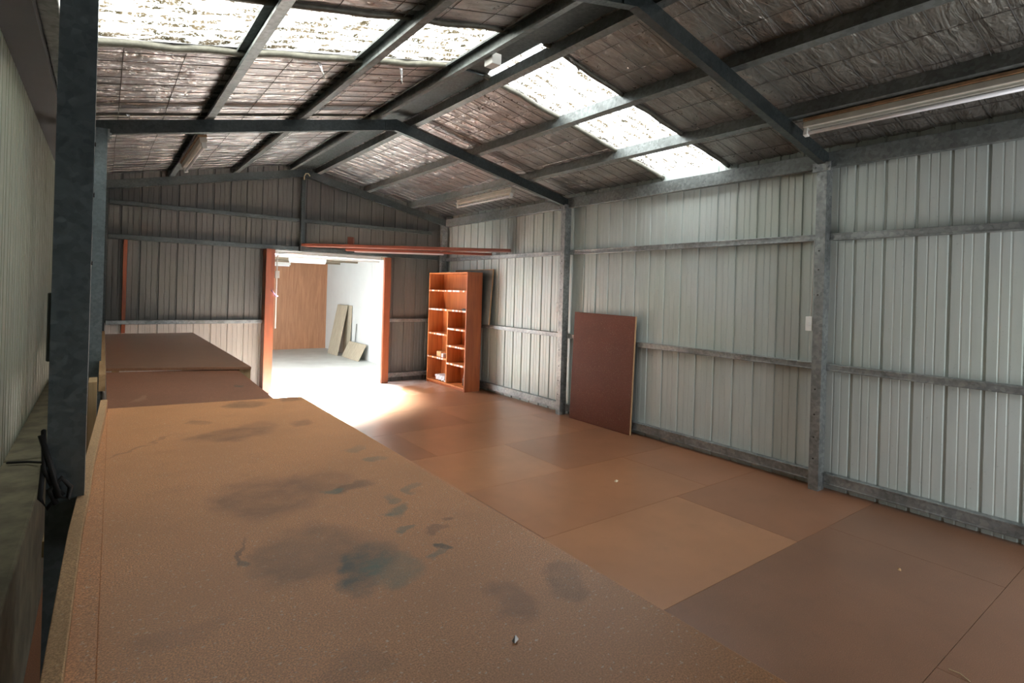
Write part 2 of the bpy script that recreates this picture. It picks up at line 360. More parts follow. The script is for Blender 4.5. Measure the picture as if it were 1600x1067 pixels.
wall_sheet('wall_left', CLADL, (WLF, BACKY, 0), (0, 1, 0), (-1, 0, 0), LY, lambda d: zr(WLF, FOIL)+.02, .56, start=.05, label='greenish grey ribbed steel wall on the left')
def gable(d): return zr(WLF+d, FOIL)+.02
gable.brk = [MX-WLF]
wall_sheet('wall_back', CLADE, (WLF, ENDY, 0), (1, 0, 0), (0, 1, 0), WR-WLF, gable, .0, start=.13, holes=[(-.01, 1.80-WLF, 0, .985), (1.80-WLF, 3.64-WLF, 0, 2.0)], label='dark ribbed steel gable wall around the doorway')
wall_sheet('wall_back', CLADP, (WLF, ENDY, 0), (1, 0, 0), (0, 1, 0), 1.80-WLF, lambda d: .985, .0, start=.13, label='pale ribbed sheets with painted-in floor light on the gable wall below the girt, left of the doorway')
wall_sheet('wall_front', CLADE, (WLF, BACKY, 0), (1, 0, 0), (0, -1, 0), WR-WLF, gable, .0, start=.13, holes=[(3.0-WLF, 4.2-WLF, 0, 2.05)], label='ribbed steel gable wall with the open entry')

# ------------------------------------------------------------------ foil ceiling: sagging between wires, open over the roof lights
def foil_side(mb, x0, x1, ya, yb, seed, amp=1.0):
    nx = max(4, int(abs(x1-x0)/.035)); ny = max(4, int((yb-ya)/.026)); o = len(mb.v)
    for j in range(ny+1):
        for i in range(nx+1):
            x = x0+(x1-x0)*i/nx; y = ya+(yb-ya)*j/ny
            ph = ((y-.105) % .155)/.155; sag = -.011*math.sin(math.pi*ph)**.8
            ph2 = ((abs(x-MX)-.12) % .30)/.30; sag *= .65+.35*math.sin(math.pi*ph2)
            n = noise.noise(Vector((x*2.2+seed, y*6.0, 0)))*.010 + noise.noise(Vector((x*8+seed, y*17, 3)))*.0055
            ed = min(1, min(j, ny-j)/3)
            mb.v.append((x, y, zr(x, FOIL)-.004+(sag+n)*amp*ed))
    fs = [(o+j*(nx+1)+i, o+j*(nx+1)+i+1, o+(j+1)*(nx+1)+i+1, o+(j+1)*(nx+1)+i) for j in range(ny) for i in range(nx)]
    mb.f += fs; mb.m += [0]*len(fs)
ce = MB()
for (xa, xb) in ((WLF-.02, MX), (MX, WR+.04)):
    for (ya, yb) in ((BACKY-.03, SK0), (SK1, 5.27), (5.27, ENDY+.03)):
        foil_side(ce, xa, xb, ya, yb, 3.1 if xb == MX else 11.7)
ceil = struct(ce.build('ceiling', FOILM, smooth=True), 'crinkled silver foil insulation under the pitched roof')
# rolled foil edges and the overlap seam
rl = MB()
def roll(mb, y, xa, xb, r, z=0, wob=.006):
    n = 30; pts = []
    for i in range(n+1):
        x = xa+(xb-xa)*i/n; pts.append((x, y+noise.noise(Vector((x*5, y, 1)))*wob, zr(x, FOIL)-.012+z+noise.noise(Vector((x*4, y, 7)))*wob))
    mb.tube(pts, r, 6)
for xa, xb in ((WLF, MX-.13), (MX+.13, WR)):
    roll(rl, SK1+.016, xa, xb, .024, -.002, .014); roll(rl, SK0-.016, xa, xb, .022, -.002, .014); roll(rl, 5.27, xa, xb, .012, -.004)
rl.build('foil_hem', mat_plain('dull_folded_foil', (.13, .125, .10), .5, .4, var=.6, sc_=18), ceil, smooth=True)
wm = MB()
for xa, xb, s_ in ((WLF, MX-.1, -1), (MX+.1, WR, 1)):
    y = BACKY+.10+.005
    y = .105-.155*8
    while y < ENDY:
        if not (SK0-.01 < y < SK1+.01):
            n = 8; pts = [(xa+(xb-xa)*i/n, y+noise.noise(Vector((i*.7, y, 2)))*.008, zr(xa+(xb-xa)*i/n, FOIL)-.016) for i in range(n+1)]
            wm.tube(pts, .0026, 4)
        y += .155
    for k in range(1, 10):
        x = MX+s_*(.12+.30*k)
        if not (min(xa, xb) < x < max(xa, xb)): continue
        for ya, yb in ((BACKY, SK0), (SK1, ENDY)):
            n = 12; wm.tube([(x+noise.noise(Vector((x, i*.6, 5)))*.012, ya+(yb-ya)*i/n, zr(x, FOIL)-.016) for i in range(n+1)], .0024, 4)
wm.build('wire_netting', WIRE, ceil)
# roof lights: corrugated translucent sheet
def rooflight(name, xa, xb, mat, label):
    mb = MB(); ny = 96; nx = 2
    for j in range(ny+1):
        y = SK0-.06+(SK1-SK0+.12)*j/ny; c = math.cos(2*math.pi*y/.102)*.010
        for i in range(nx+1):
            x = xa+(xb-xa)*i/nx; mb.v.append((x, y, zr(x, FOIL)+.035+c))
    for j in range(ny):
        for i in range(nx): a = j*(nx+1)+i; mb.f.append((a, a+1, a+nx+2, a+nx+1)); mb.m.append(0)
    return struct(mb.build(name, mat, smooth=True), label)
rooflight('window_1', -.17, 2.27, RL, 'translucent roof light strip in the left slope, littered with leaves')
rooflight('window_2', 2.462, WR+.1, RLR, 'translucent roof light strip in the right slope')
rg = MB(); rg.box(2.16, 2.435, BACKY, SK0-.01, 3.225, 3.235); rg.box(2.16, 2.40, SK0-.01, SK1+.01, 3.245, 3.255); rg.box(2.16, 2.435, SK1+.01, ENDY, 3.225, 3.235)
struct(rg.build('trim_4', GALVD), 'dark ridge capping seen between the two ridge purlins')
for (x, y, dx, dy, L) in ((1.12, 3.74, .05, .02, .09), (1.72, 3.76, .03, .03, .10), (2.62, 2.90, .05, -.03, .09), (3.62, 2.92, .04, -.02, .08), (.12, 5.20, .02, .02, .05)):
    m_ = MB(); z = zr(x, FOIL)-.03
    for k in range(4):
        a0 = k/4; a1 = (k+1)/4
        m_.add([(x+dx*a0-.012*(1-a0), y+dy*a0*a0*2, z-L*a0), (x+dx*a0+.014*(1-a0), y+dy*a0, z-L*a0), (x+dx*a1+.014*(1-a1)+.002, y+dy*a1, z-L*a1), (x+dx*a1-.012*(1-a1), y+dy*a1*a1*2, z-L*a1)], [(0, 1, 2, 3)])
    m_.build('foil_tatter', FOILM, ceil, solid=.001)
# outer roof covering above the foil, with the roof light gap
ro = MB()
for xa, xb in ((WLF-.2, MX), (MX, WR+.2)):
    for ya, yb in ((BACKY-.1, SK0-.05), (SK1+.05, ENDY+.1)):
        ro.add([(xa, ya, zr(xa, FOIL+.06)), (xb, ya, zr(xb, FOIL+.06)), (xb, yb, zr(xb, FOIL+.06)), (xa, yb, zr(xa, FOIL+.06))], [(0, 1, 2, 3)])
ro.box(2.27, 2.462, SK0-.06, SK1+.06, 3.28, 3.33); ro.box(WLF-.2, -.17, SK0-.06, SK1+.06, 2.76, 2.80)
rc = ro.build('roof_sheeting', CLADE, solid=.002); struct(rc)

# ------------------------------------------------------------------ portal frames
def column(x, y, sx, z1, label, w_=.075, d=.10, zb=0, mat=GALV, plate=True, grp=None):
    # x: inner face, sx: +1 when body lies towards +x
    t = thing('steel_column', label, 'column', (x, y, 0), 0, grp)
    mb = MB(); pr = Cprof(d, w_, .004, .018)
    # web faces the camera side (-y); flanges run along +y
    mb.sweep([(p[1]*sx, p[0]-w_/2) for p in pr], (0, 0, zb), (0, 0, z1), (1, 0, 0), (0, 1, 0))
    mb.build('post', mat, t)
    if plate:
        h = MB()
        h.box(min(-.012*sx, .0*sx), max(-.012*sx, .0*sx), -w_/2-.030, w_/2+.030, z1-.075, z1-.005)
        for dy in (-w_/2-.012, w_/2+.012): h.tube([(-.024*sx, dy, z1-.04), (-.010*sx, dy, z1-.04)], .011, 6)
        h.build('knee_plate', GALV, t)
    bt = MB()
    for z in (.25, .42, .6, .8, 1.55, 1.75, 1.9):
        bt.tube([(-.003*sx, .005, z), (.004*sx, .005, z)], .007, 6)
    bt.build('bolt_holes', BLACK, t)
    return t
ECOL = 2.585
column(XR, P2, 1, ECOL+.02, 'galvanised wall column nearest the camera on the right wall')
column(XR, P1, 1, ECOL+.02, 'galvanised wall column between the bookcase and the leaning brown board')
column(XR+.0, P0, 1, ECOL+.02, 'galvanised corner column behind the orange bookcase', plate=False)
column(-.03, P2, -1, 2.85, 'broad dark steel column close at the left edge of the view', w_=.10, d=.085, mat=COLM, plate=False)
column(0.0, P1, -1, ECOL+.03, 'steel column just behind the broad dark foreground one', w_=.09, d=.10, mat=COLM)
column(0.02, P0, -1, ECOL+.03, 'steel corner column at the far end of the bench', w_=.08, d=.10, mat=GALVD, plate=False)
column(XR, P3, 1, ECOL+.02, 'galvanised column beside the entry behind the viewer', plate=False)
def rafter(xa, xb, y, label, w_=.055, d=.10, mat=GALVD, base=3.07):
    t = MB(); za, zb = zr(xa, base), zr(xb, base)
    dirv = Vector((xb-xa, 0, zb-za)).normalized(); nv = Vector((-dirv.z, 0, dirv.x))
    if nv.z < 0: nv = -nv
    pr = Cprof(d, w_, .004, .016)
    t.sweep([(p[0]-w_/2, p[1]) for p in pr], (xa, y, za), (xb, y, zb), (0, 1, 0), tuple(nv))
    return tag(t.build('roof_rafter', mat), label, 'rafter', 'sloping portal rafters')
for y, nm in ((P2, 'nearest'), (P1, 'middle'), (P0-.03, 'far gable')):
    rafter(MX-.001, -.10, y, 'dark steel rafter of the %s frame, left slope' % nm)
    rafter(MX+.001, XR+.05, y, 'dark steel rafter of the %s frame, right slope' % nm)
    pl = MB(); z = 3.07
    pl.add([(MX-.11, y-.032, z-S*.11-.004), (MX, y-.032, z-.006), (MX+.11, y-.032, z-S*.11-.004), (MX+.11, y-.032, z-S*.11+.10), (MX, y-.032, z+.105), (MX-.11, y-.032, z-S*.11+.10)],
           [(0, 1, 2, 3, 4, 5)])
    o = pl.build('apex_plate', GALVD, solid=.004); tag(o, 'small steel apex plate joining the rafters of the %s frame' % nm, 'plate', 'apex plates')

# ------------------------------------------------------------------ purlins (run the whole length, on top of the rafters)
def purlin(x, w_, flip, label, y0=BACKY, y1=ENDY-.02):
    mb = MB(); pr = Cprof(.092 if abs(x-MX) < .3 else .10, w_, .004, .014); z = zr(x, 3.172)+.0
    if flip: prof = [(-p[0], p[1]) for p in pr]
    else: prof = [(p[0], p[1]) for p in pr]
    sg = -1 if x > MX else 1
    ux = Vector((1, 0, sg*S)).normalized(); uy = Vector((-ux.z, 0, ux.x))
    mb.sweep(prof, (x, y0, z), (x, y1, z), tuple(ux), tuple(uy))
    return tag(mb.build('roof_purlin', PURL), label, 'purlin', 'long roof purlins')
purlin(2.12, .055, True, 'long steel purlin just left of the ridge')
purlin(2.44, .055, False, 'long steel purlin just right of the ridge')
purlin(1.42, .06, True, 'middle purlin of the left roof slope')
purlin(.69, .06, True, 'lowest purlin of the left roof slope, carrying a tube light')
purlin(3.19, .06, False, 'upper purlin of the right roof slope, crossing the roof light')
purlin(3.94, .06, False, 'lower purlin of the right roof slope, carrying two tube lights')
def eave(x0, x1, z0, z1, label):
    mb = MB(); mb.box(x0, x1, BACKY, ENDY-.02, z0, z1)
    return tag(mb.build('eave_beam', PURL, bevel=.004), label, 'beam')
eave(4.60, 4.66, 2.565, 2.69, 'dark steel eave beam along the top of the right wall')
eave(-.24, -.17, 2.60, 2.70, 'steel eave beam along the top of the left wall')

# ------------------------------------------------------------------ wall girts
GP = [(0, 0), (.012, 0), (.012, .012), (.05, .012), (.05, 0), (.05, 0)]
def girt_right(y0, y1, z, h, label, x0=4.635, x1=4.695):
    mb = MB(); mb.box(x0, x1, y0, y1, z-h/2, z+h/2)
    mb.box(x0-.004, x0, y0, y1, z+h/2-.012, z+h/2); mb.box(x0-.004, x0, y0, y1, z-h/2, z-h/2+.012)
    return tag(mb.build('wall_girt', GALV, bevel=.002), label, 'girt', 'horizontal girts of the right wall')
bays = [(BACKY+.02, P2-.04, 'right of the nearest column'), (P2+.04, P1-.04, 'between the two tall wall columns'), (P1+.04, P0+.05, 'in the far bay by the bookcase')]
for y0, y1, nm in bays:
    girt_right(y0, y1, 2.015, .055, 'upper galvanised girt on right wall, ' + nm)
    girt_right(y0, y1, .975, .055, 'waist high galvanised girt on right wall, ' + nm)
    girt_right(y0, y1, .09, .085, 'bottom rail of right wall, ' + nm)
def girt_end(x0, x1, z, h, label, y=8.19, mat=GALV, name='wall_girt'):
    mb = MB(); mb.box(x0, x1, y, y+.06, z-h/2, z+h/2)
    return tag(mb.build(name, mat, bevel=.003), label, 'girt', 'horizontal girts of the gable wall')
girt_end(.03, 1.88, .99, .05, 'grey girt on gable wall left of doorway, above far bench')
girt_end(3.66, 4.54, .99, .05, 'grey girt on gable wall between doorway and bookcase')
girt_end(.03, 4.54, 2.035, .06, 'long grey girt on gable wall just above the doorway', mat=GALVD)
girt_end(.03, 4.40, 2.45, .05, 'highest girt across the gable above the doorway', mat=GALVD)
girt_end(3.66, 4.54, .11, .07, 'bottom rail of gable wall right of doorway')
mb = MB(); mb.sweep([(p[1]-.025, p[0]) for p in Cprof(.05, .05)], (2.28, 8.13, 2.0), (2.28, 8.13, 3.06), (1, 0, 0), (0, 1, 0))
tag(mb.build('gable_post', GALVD), 'short vertical steel post under the ridge in the gable', 'post')

# ------------------------------------------------------------------ left ledge
lg = MB(); lg.box(-.55, -.205, BACKY, 3.70, -.06, .575); lg.box(-.55, -.207, 3.712, ENDY, -.06, .578)
so = MB(); so.box(-.378, -.245, BACKY, ENDY, 2.56, 2.62)
struct(so.build('trim_3', GAPSHADE), 'dark soffit board under the left eave')  # near-black colour paints in the eave's shade against strong roof light
struct(lg.build('trim_1', LEDGE, bevel=.01), 'low concrete upstand carrying the left wall')
cb = MB(); cb.tube([(-.36, 3.62, .59), (-.28, 3.60, .588), (-.21, 3.50, .60), (-.17, 2.9, .78), (-.135, 2.2, 1.0), (-.122, 1.97, 1.08), (-.118, 1.955, .98), (-.10, 1.955, .93), (-.075, 1.955, .90)], .006)
cb.tube([(-.128, 1.97, 1.07), (-.10, 1.95, .97), (-.085, 1.945, .90), (-.065, 1.95, .89), (-.06, 1.955, .92), (-.08, 1.95, .95), (-.105, 1.95, .92), (-.09, 1.95, .88)], .007)
cb.tube([(-.12, 1.96, .99), (-.125, 1.955, .90), (-.11, 1.95, .87), (-.08, 1.955, .91)], .006)
tag(cb.build('black_cable', BLACK, smooth=True), 'black cable looped over the concrete ledge behind the dark column', 'cable')
bx = MB(); bx.box(-.128, -.112, 2.06, 2.12, 1.26, 1.46)
tag(bx.build('switch_box', DARKP, bevel=.004), 'dark electrical box on the outer side of the foreground column', 'switch box')

# ------------------------------------------------------------------ doorway, jambs and far room
mb = MB(); mb.box(1.785, 1.90, 8.06, 8.30, 0, 2.0)
struct(mb.build('door_1', JAMB, bevel=.003), 'red stained timber jamb on the left of the doorway')
mb = MB(); mb.box(3.545, 3.655, 8.12, 8.17, 0, 1.985)
struct(mb.build('door_2', JAMB, bevel=.003), 'red stained timber jamb on the right of the doorway')
mb = MB(); mb.box(1.90, 3.545, 8.27, 8.33, 1.95, 2.02); mb.box(1.90, 3.545, 8.34, 8.36, 1.91, 1.95)  # plain white head across the top of the doorway
struct(mb.build('trim_2', WHITE, bevel=.003), 'white head of the doorway')
# far room shell
mb = MB(); mb.box(.1, 4.6, 13.5, 13.56, -.1, 2.3)
struct(mb.build('wall_far_room_end', PLY), 'brown plywood end wall of the far room')
wr = MB()
ys = [8.30, 9.5, 10.7, 11.9, 13.1, 13.5]
for a, b in zip(ys[:-1], ys[1:]): wr.box(4.40, 4.45, a+.002, b-.002, 0, 2.15)
wr.box(4.43, 4.47, 8.3, 13.5, 0, 2.2)
struct(wr.build('wall_far_room_side', WHITE), 'white sheeted side wall of the far room')
wl = MB(); wl.box(.15, .2, 11.1, 13.5, 0, 2.2); wl.box(.15, .2, 8.3, 8.5, 0, 2.2)
struct(wl.build('wall_far_room_left', WHITE))
cl = MB(); cl.box(.1, 4.6, 9.15, 13.6, 2.06, 2.10); cl.box(.1, 4.6, 8.33, 8.45, 2.20, 2.24)
for y in (9.3, 10.4, 11.5, 12.6): cl.box(.2, 4.4, y, y+.045, 2.02, 2.06)
struct(cl.build('ceiling_far_room', CEIL2), 'low dark ceiling of the far room')

def batten(name_lab, L, loc, rz, tilt=0, top=RUSTY, rx=0, grp=None):
    t = thing('tube_light', name_lab, 'light', loc, 0); t.rotation_euler = (rx, tilt, rz)
    b = MB(); b.box(-.03, .03, 0, L, .0, .045); b.build('batten_body', ENAMEL, t, bevel=.006)
    b = MB(); b.box(-.036, .036, 0, L, .0455, .068); b.build('mounting_batten', top, t, bevel=.002)
    b = MB(); b.tube([(.0, .035, -.035), (.0, L-.035, -.035)], .0135, 12); b.build('glass_tube', TUBE, t, smooth=True)
    for y in (.004, L-.034):
        e = MB(); e.box(-.02, .02, y, y+.03, -.055, .002); e.build('lamp_holder', WPL, t, bevel=.004)
    return t
batten('unlit tube light at upper right, long with a brown backing strip', 1.35, (3.99, .56, 2.725), 0, ang)
batten('unlit tube light on right slope, beyond the middle frame', 1.3, (4.03, 5.45, 2.725), 0, ang, ENAMEL)
batten('unlit tube light under the left slope near the gable wall', 1.4, (.69, 5.60, 2.76), 0, -ang, RUSTY)
tb = MB(); tb.box(-.04, .04, 0, .10, -.03, .05)
o = tb.build('junction_box', WPL, bevel=.006); o.location = (2.16, 3.15, 3.115); tag(o, 'small white junction box at the ridge beside the roof light', 'junction box')
t = thing('ceiling_light', 'wide white diffuser light just inside the doorway head', 'light', (3.08, 10.6, 1.93))
b = MB(); b.box(-.33, .33, -.07, .07, .05, .09); b.build('housing', WPL, t, bevel=.004)
b = MB(); b.add([(-.33, -.06, .05), (.33, -.06, .05), (.33, .06, .05), (-.33, .06, .05), (-.32, -.03, .0), (.32, -.03, .0), (.32, .03, .0), (-.32, .03, .0)],
    [(0, 3, 2, 1), (4, 5, 6, 7), (0, 1, 5, 4), (1, 2, 6, 5), (2, 3, 7, 6), (3, 0, 4, 7)]); b.build('diffuser', TUBE, t)
t = thing('ceiling_light', 'smaller white ceiling light deep in the far room', 'light', (3.10, 12.9, 1.93))
b = MB(); b.box(-.4, .26, -.05, .05, .03, .09); b.build('housing', WPL, t, bevel=.004)
b = MB(); b.box(-.38, .24, -.04, .04, .0, .03); b.build('diffuser', TUBE, t)

def leaning(name, mat, y0, y1, xb, xt, z1, th, label, ztilt=0):
    mb = MB()
    mb.hexa([(xb, y0, .002), (xb+th, y0, .002), (xb+th, y1, .002), (xb, y1, .002), (xt, y0+ztilt, z1), (xt+th, y0+ztilt, z1), (xt+th, y1+ztilt, z1), (xt, y1+ztilt, z1)])
    return tag(mb.build(name, mat, bevel=.001), label, 'board')
leaning('leaning_board', GREYBD, 11.80, 12.42, 4.10, 4.34, 1.10, .018, 'tall grey-tan board leaning on the white wall of the far room', .10)
leaning('leaning_board', GREYBD, 11.72, 12.1, 4.34, 4.375, 1.10, .016, 'narrow pale board standing behind the tall tan one', .0)
leaning('leaning_board', GREYBD, 10.75, 11.70, 4.17, 4.33, .33, .018, 'low short board leaning on the white wall of the far room')
leaning('thin_strip', DARKP, 11.42, 11.445, 4.34, 4.38, .72, .01, 'thin dark strip standing against the white far room wall')

# conduit, box and cord at the left jamb
mb = MB(); pts = [(1.925, 8.05, .9), (1.925, 8.05, 1.80)]
for k in range(1, 7): a_ = k/6*math.pi/2; pts.append((1.925+.07*(1-math.cos(a_)), 8.05, 1.88+.07*math.sin(a_)))
pts += [(2.10, 8.05, 1.962), (2.26, 8.05, 1.958), (2.28, 8.05, 1.98)]
mb.tube(pts, .009)
tag(mb.build('white_conduit', WPL, smooth=True), 'white conduit bent around the top left corner of the doorway', 'conduit')
mb = MB(); mb.box(1.90, 1.955, 8.02, 8.06, 1.60, 1.70)
tag(mb.build('switch_box', WPL, bevel=.004), 'white switch box on the left door jamb', 'switch box')
mb = MB(); mb.tube([(1.86, 8.05, 1.43), (1.89, 8.03, 1.39), (1.91, 8.03, 1.36), (1.94, 8.02, 1.345), (1.925, 8.03, 1.34), (1.90, 8.03, 1.37)], .007)
tag(mb.build('hanging_cord', PINKW, smooth=True), 'pinkish cord end tied on the left door jamb', 'cord')
mb = MB(); mb.tube([(2.27, 8.09, 3.02), (2.265, 8.08, 3.07), (2.285, 8.08, 3.11), (2.32, 8.08, 3.115), (2.345, 8.08, 3.08)], .008)
tag(mb.build('cable_loop', FLEX, smooth=True), 'small yellowish cable loop under the ridge at the gable', 'cable')
# painted strip on the gable wall
mb = MB(); mb.box(.185, .225, 8.205, 8.245, .86, 2.02)
tag(mb.build('timber_strip', JAMB, bevel=.002), 'thin red timber upright on the gable wall left side', 'strip')

# ------------------------------------------------------------------ planks across the corner
def plank(a, b, w_, th, z, mat, label, edge=None):
    a = Vector(a); b = Vector(b); L = (b-a).length; rz = math.atan2(b.y-a.y, b.x-a.x)
    mb = MB(); mb.box(0, L, -w_/2, w_/2, 0, th)
    o = mb.build('shelf_plank', mat, bevel=.002); o.location = (a.x, a.y, z); o.rotation_euler = (0, 0, rz)
    return tag(o, label, 'plank', 'planks across the far corner')
plank((2.30, 8.13), (4.66, 6.30), .19, .038, 2.072, PLANK, 'long red stained plank laid across the corner above the bookcase')
plank((2.85, 7.93), (4.62, 6.72), .09, .034, 2.036, PLANK, 'shorter red plank tucked under the long corner one')
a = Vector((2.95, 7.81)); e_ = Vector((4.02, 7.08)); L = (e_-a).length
o = MB().box(0, L, -.006, .006, 0, .022).build('lit_plank_edge', TUBE, bevel=.002); o.location = (a.x-.03, a.y-.03, 2.012); o.rotation_euler = (0, 0, math.atan2(e_.y-a.y, e_.x-a.x))  # added pale strip paints in the plank's glare-lit edge
tag(o, 'painted-in glare along the front edge of the shorter corner plank', 'strip')
mb = MB(); mb.box(-.04, .04, -.04, .04, 0, .11)
o = mb.build('timber_block', PLANK, bevel=.003); o.location = (2.84, 7.715, 2.112); o.rotation_euler = (0, 0, -.6); tag(o, 'small dark red block standing on the corner plank', 'block')

# ------------------------------------------------------------------ bookcase
BW, BD, BH = 1.16, .27, 1.78
bc = thing('bookcase', 'orange stained pine bookcase with open shelves in the far right corner', 'bookcase', (4.30, 6.87, 0), 0)
bc.rotation_euler = (0, 0, math.radians(0.5))
def bpart(nm, x0, x1, y0, y1, z0, z1, mat): 
    b_ = MB(); b_.box(x0, x1, y0, y1, z0, z1); return b_.build(nm, mat, bc, bevel=.0015)
T = .022
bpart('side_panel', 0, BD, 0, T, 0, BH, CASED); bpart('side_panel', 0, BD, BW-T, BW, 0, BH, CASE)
bpart('back_panel', BD-.008, BD, T, BW-T, .0, BH, CASE)
bpart('top_panel', 0, BD-.008, T, BW-T, BH-T, BH, CASE)
def shelf(y0, y1, z, label=None):
    s_ = bpart('shelf', .004, BD-.009, y0, y1, z-T/2, z+T/2, CASE)
    e = MB(); e.box(-.001, .0035, y0, y1, z-T/2-.002, z+T/2+.002); e.build('shelf_edge', SEDGE, s_)
shelf(T, BW-T, 1.49); shelf(T, BW-T, 1.19)
DV = .545
bpart('divider', .003, BD-.009, DV-T/2, DV+T/2, .06, 1.179, CASE)
for z in (.905, .64, .37): shelf(T, DV-T/2, z)
for z in (.80, .42): shelf(DV+T/2, BW-T, z)
bpart('base_shelf', 0, BD-.009, T, BW-T, .035, .06, CASE); bpart('kick_board', .02, .035, T, BW-T, 0, .035, CASED)
mb = MB(); mb.box(0, .09, 0, .13, 0, .085); mb.box(-.001, .05, .03, .10, .02, .06)
o = mb.build('small_carton', CARD, bevel=.003); o.location = (4.345, 7.68, .4315); tag(o, 'small tan carton on the lower left shelf of the bookcase', 'box')
o = MB().box(0, .10, 0, .06, 0, .06).build('small_carton', PAPER, bevel=.003); o.location = (4.345, 7.60, .4315); tag(o, 'small pale carton right beside the tan one in the bookcase', 'box')
mb = MB(); nn = 10
for k in range(3):
    for i in range(nn):
        y0 = .03*k+i*.03; z0 = .008+.02*k+abs(math.sin(i*1.1+k))*.02
        mb.hexa([(.01*k, y0, z0-.006), (.18, y0, z0-.004), (.18, y0+.03, z0+.004), (.01*k, y0+.03, z0+.002), (.01*k, y0, z0+.012), (.18, y0, z0+.012), (.18, y0+.03, z0+.018), (.01*k, y0+.03, z0+.018)])
o = mb.build('paper_bundle', PAPER); o.location = (4.31, 7.46, .062); tag(o, 'crumpled white paper bundle in the bottom left of the bookcase', 'paper')
mb = MB(); mb.tube([(0, 0, 0), (0, 0, .11)], .022, 12); mb.tube([(0, 0, .11), (0, 0, .15)], .011, 10)
o = mb.build('small_bottle', BROWNG, smooth=True); o.location = (4.42, 7.08, .061); tag(o, 'small brown bottle in the bottom right of the bookcase', 'bottle')
o = MB().box(0, .08, 0, .13, 0, .03).build('dark_case', BLACK, bevel=.006); o.location = (4.32, 6.91, 1.2015); tag(o, 'small flat black case at the right end of the second shelf', 'case')
# dark panel behind the bookcase, standing on the girt
t = thing('dark_board', 'dark flat panel with pale edge standing on the girt behind the bookcase', 'panel', (4.60, 6.71, 1.005))
b = MB(); b.hexa([(.0, .012, 0), (.006, .012, 0), (.006, 1.1, 0), (.0, 1.1, 0), (.055, .012, .82), (.061, .012, .82), (.061, 1.1, .82), (.055, 1.1, .82)]); b.build('sheet', DARKP, t)
b = MB(); b.hexa([(-.003, 0, 0), (.008, 0, 0), (.008, .012, 0), (-.003, .012, 0), (.052, 0, .83), (.063, 0, .83), (.063, .012, .83), (.052, .012, .83)])
b.hexa([(.051, .012, .82), (.062, .012, .82), (.062, 1.1, .82), (.051, 1.1, .82), (.052, .012, .83), (.063, .012, .83), (.063, 1.1, .83), (.052, 1.1, .83)]); b.build('edge_strip', PINE, t)
# leaning brown board between the columns
t = thing('brown_board', 'large dark red-brown board leaning on the right wall beside the column', 'board', (4.555, 3.92, 0))
b = MB(); b.hexa([(0, .006, .003), (.018, .006, .003), (.018, .95, .003), (0, .95, .003), (.042, .006, 1.275), (.060, .006, 1.275), (.060, .95, 1.285), (.042, .95, 1.285)]); b.build('sheet', BOARD, t)
b = MB(); b.hexa([(0, 0, .003), (.018, 0, .003), (.018, .006, .003), (0, .006, .003), (.042, 0, 1.275), (.060, 0, 1.275), (.060, .006, 1.275), (.042, .006, 1.275)]); b.build('raw_edge', CHIPEDGE, t)
# switches on the columns
def switch(loc, label, L=.35):
    t = thing('wall_switch', label, 'switch', loc)
    b = MB(); b.box(-.012, .018, 0, .055, 0, .115); b.build('switch_plate', WPL, t, bevel=.004)
    b = MB(); b.box(-.017, -.011, .02, .035, .045, .07); b.build('rocker', WPL, t)
    b = MB(); b.tube([(.012, .02, .115), (.012, .017, .115+L*.5), (.014, .012, .115+L)], .004); b.build('cable', WPL, t, smooth=True)
switch((4.565, P2+.042, 1.26), 'white switch on the nearest galvanised column of the right wall', .62)
switch((4.565, P1+.042, 1.27), 'white switch on the column beside the leaning brown board', .4)

# ------------------------------------------------------------------ benches
b1 = thing('workbench', 'long stained particleboard workbench top in the foreground', 'workbench', (0, 0, 0))
mb = MB(); mb.hexa([(-.02, -.9, .840), (.935, -.9, .840), (.935, 3.27, .840), (.03, 3.385, .840), (-.02, -.9, .860), (.935, -.9, .860), (.935, 3.27, .860), (.03, 3.385, .860)])
mb.build('benchtop', BENCH1, b1, bevel=.003)
up_ = MB(); n = 26
KX = [(-.9, -.072), (1.1, -.064), (1.7, -.056), (2.05, -.044), (2.28, -.040), (3.0, -.010), (3.35, .002)]
def upx(y):
    for (a, xa), (b_, xb) in zip(KX[:-1], KX[1:]):
        if y <= b_: return xa+(xb-xa)*(y-a)/(b_-a)
    return KX[-1][1]
vs = []; fs = []
for i in range(n+1):
    y = -.9+(3.35+.9)*i/n; wd = .028; x = upx(y)+wd/2; tz = .882+.03*max(0, y-2)/1.35
    vs += [(x-wd/2, y, .76), (x+wd/2, y, .76), (x+wd/2, y, tz), (x-wd/2, y, tz)]
for i in range(n):
    a = i*4
    for k in range(4): fs.append((a+k, a+(k+1) % 4, a+4+(k+1) % 4, a+4+k))
fs += [(3, 2, 1, 0), (n*4, n*4+1, n*4+2, n*4+3)]
up_.add(vs, fs); up_.build('back_strip', CHIPEDGE, b1, bevel=.002)
b = MB(); m_ = 30
for i in range(m_):
    ya = -.9+(3.28+.9)*i/m_; yb = -.9+(3.28+.9)*(i+1)/m_
    la = -.019+.05*(ya+.9)/4.285; lb = -.019+.05*(yb+.9)/4.285
    xa = min(upx(ya)+.0285, la-.002); xb = min(upx(yb)+.0285, lb-.002)
    b.hexa([(xa, ya, .845), (la, ya, .845), (lb, yb, .845), (xb, yb, .845), (xa, ya, .8625), (la, ya, .8625), (lb, yb, .8625), (xb, yb, .8625)])
b.build('edge_lip', BENCH1, b1)
for y in (-.6, 1.0, 2.0, 3.1):
    for x in (.06, .82): b = MB(); b.box(x, x+.08, y, y+.05, 0, .74); b.build('leg', BLOCKW, b1)
b = MB(); b.box(.85, .90, -.9, 3.2, .742, .838); b.build('front_rail', PINE, b1)
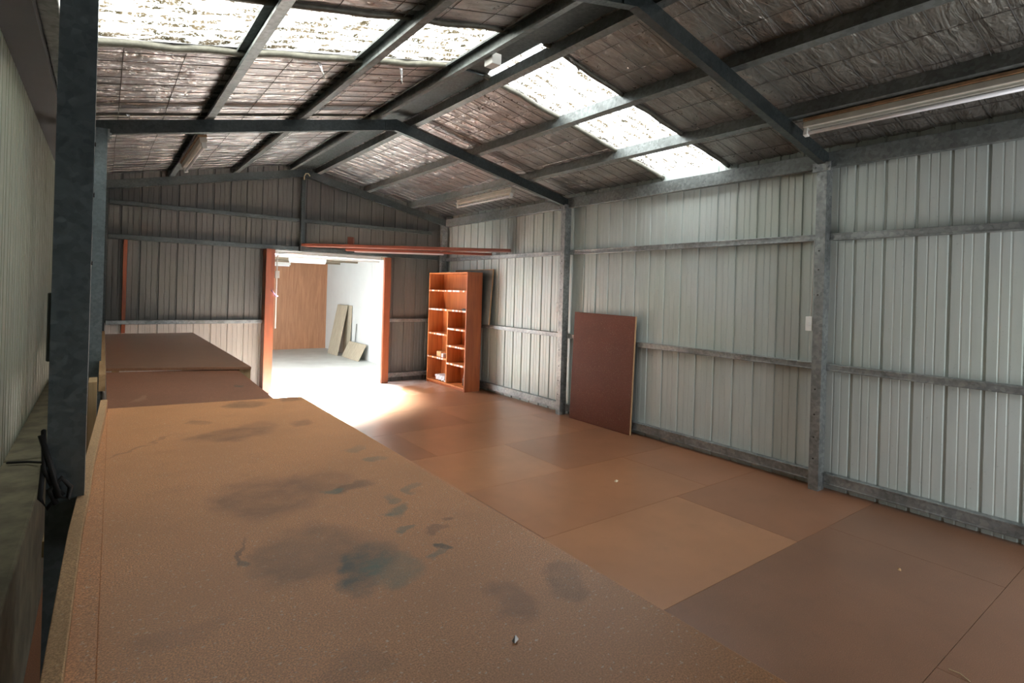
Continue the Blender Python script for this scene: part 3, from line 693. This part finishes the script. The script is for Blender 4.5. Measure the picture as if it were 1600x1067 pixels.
b = MB(); b.box(.01, .05, -.9, 3.2, .742, .838); b.build('rear_rail', PINE, b1)
b2 = thing('workbench', 'darker red-brown bench section just past the stained one', 'workbench', (0, 0, 0))
mb = MB(); mb.hexa([(.03, 3.385, .817), (.815, 3.29, .817), (.85, 4.70, .817), (.03, 4.88, .817), (.03, 3.395, .838), (.815, 3.30, .838), (.85, 4.70, .838), (.03, 4.88, .838)])
mb.build('benchtop', BENCH2, b2, bevel=.002)
for x, y in ((.08, 3.6), (.70, 3.6), (.08, 4.4), (.70, 4.4)): b = MB(); b.box(x, x+.07, y, y+.05, 0, .745); b.build('leg', BLOCKW, b2)
b = MB(); b.box(.74, .79, 3.45, 4.5, .746, .816); b.build('front_rail', PINE, b2)
b3 = thing('workbench', 'far bench section ending at the gable wall', 'workbench', (0, 0, 0))
mb = MB(); mb.hexa([(.03, 4.90, .845), (.93, 4.58, .845), (.93, 8.03, .845), (.03, 8.03, .845), (.03, 4.90, .866), (.93, 4.58, .866), (.93, 8.03, .866), (.03, 8.03, .866)])
mb.build('benchtop', BENCH3, b3, bevel=.002)
b = MB(); b.hexa([(.855, 4.625, .745), (.93, 4.60, .745), (.93, 8.0, .745), (.855, 8.0, .745), (.855, 4.625, .8445), (.93, 4.60, .8445), (.93, 8.0, .8445), (.855, 8.0, .8445)]); b.build('front_rail', BLOCKW, b3)
for x, y in ((.10, 5.1), (.80, 4.9), (.10, 7.8), (.80, 7.8), (.80, 6.3)): b = MB(); b.box(x, x+.07, y, y+.05, 0, .744); b.build('leg', BLOCKW, b3)
b = MB(); b.box(-.01, .025, 4.3, 8.0, .80, .905); b.build('back_strip', PINE, b3)
# blocks of raw pine packed between bench and columns
for (x0, x1, y0, y1, z0, z1, lab) in ((-.13, -.083, 2.15, 2.25, .66, .71, 'pale timber block wedged beside the bench below the dark column'),
      (-.055, -.015, 3.9, 4.1, .55, .92, 'raw pine post behind the dark bench section'), (-.06, -.015, 5.35, 5.5, .3, .99, 'raw pine post standing at the far bench back edge')):
    mb = MB(); mb.box(x0, x1, y0, y1, z0 if z0 > .6 else 0, z1); tag(mb.build('timber_post', BLOCKW, bevel=.002), lab, 'post')

# ------------------------------------------------------------------ little things lying about
def scrap(name, loc, s_, mat, lab, rz=.4):
    mb = MB(); mb.add([(-s_, -s_*.5, .001), (s_*.9, -s_*.6, .003), (s_, s_*.4, .008), (-s_*.7, s_*.6, .002), (0, 0, .012)], [(0, 1, 4), (1, 2, 4), (2, 3, 4), (3, 0, 4), (3, 2, 1, 0)])
    o = mb.build(name, mat); o.location = loc; o.rotation_euler = (0, 0, rz); return tag(o, lab, 'debris')
scrap('paper_scrap', (3.35, 3.01, 0), .022, LEAFM, 'small curled scrap on the floor between bench and right wall')
scrap('wood_chip', (3.63, 1.14, 0), .014, PINE, 'tiny wood chip on the floor at lower right')
scrap('wood_chip', (1.80, 3.72, 0), .010, LEAFM, 'tiny pale chip on the floor beside the bench edge', 1.)
scrap('foil_scrap', (.62, .79, .860), .007, BULB, 'tiny shiny scrap on the near bench surface')
mb = MB(); mb.tube([(2.825, 0.705, .003), (2.827, 0.668, .005), (2.805, 0.630, .003)], .0015, 6)
tag(mb.build('straw', FLEX), 'thin straw on the floor at the bottom right corner', 'straw')
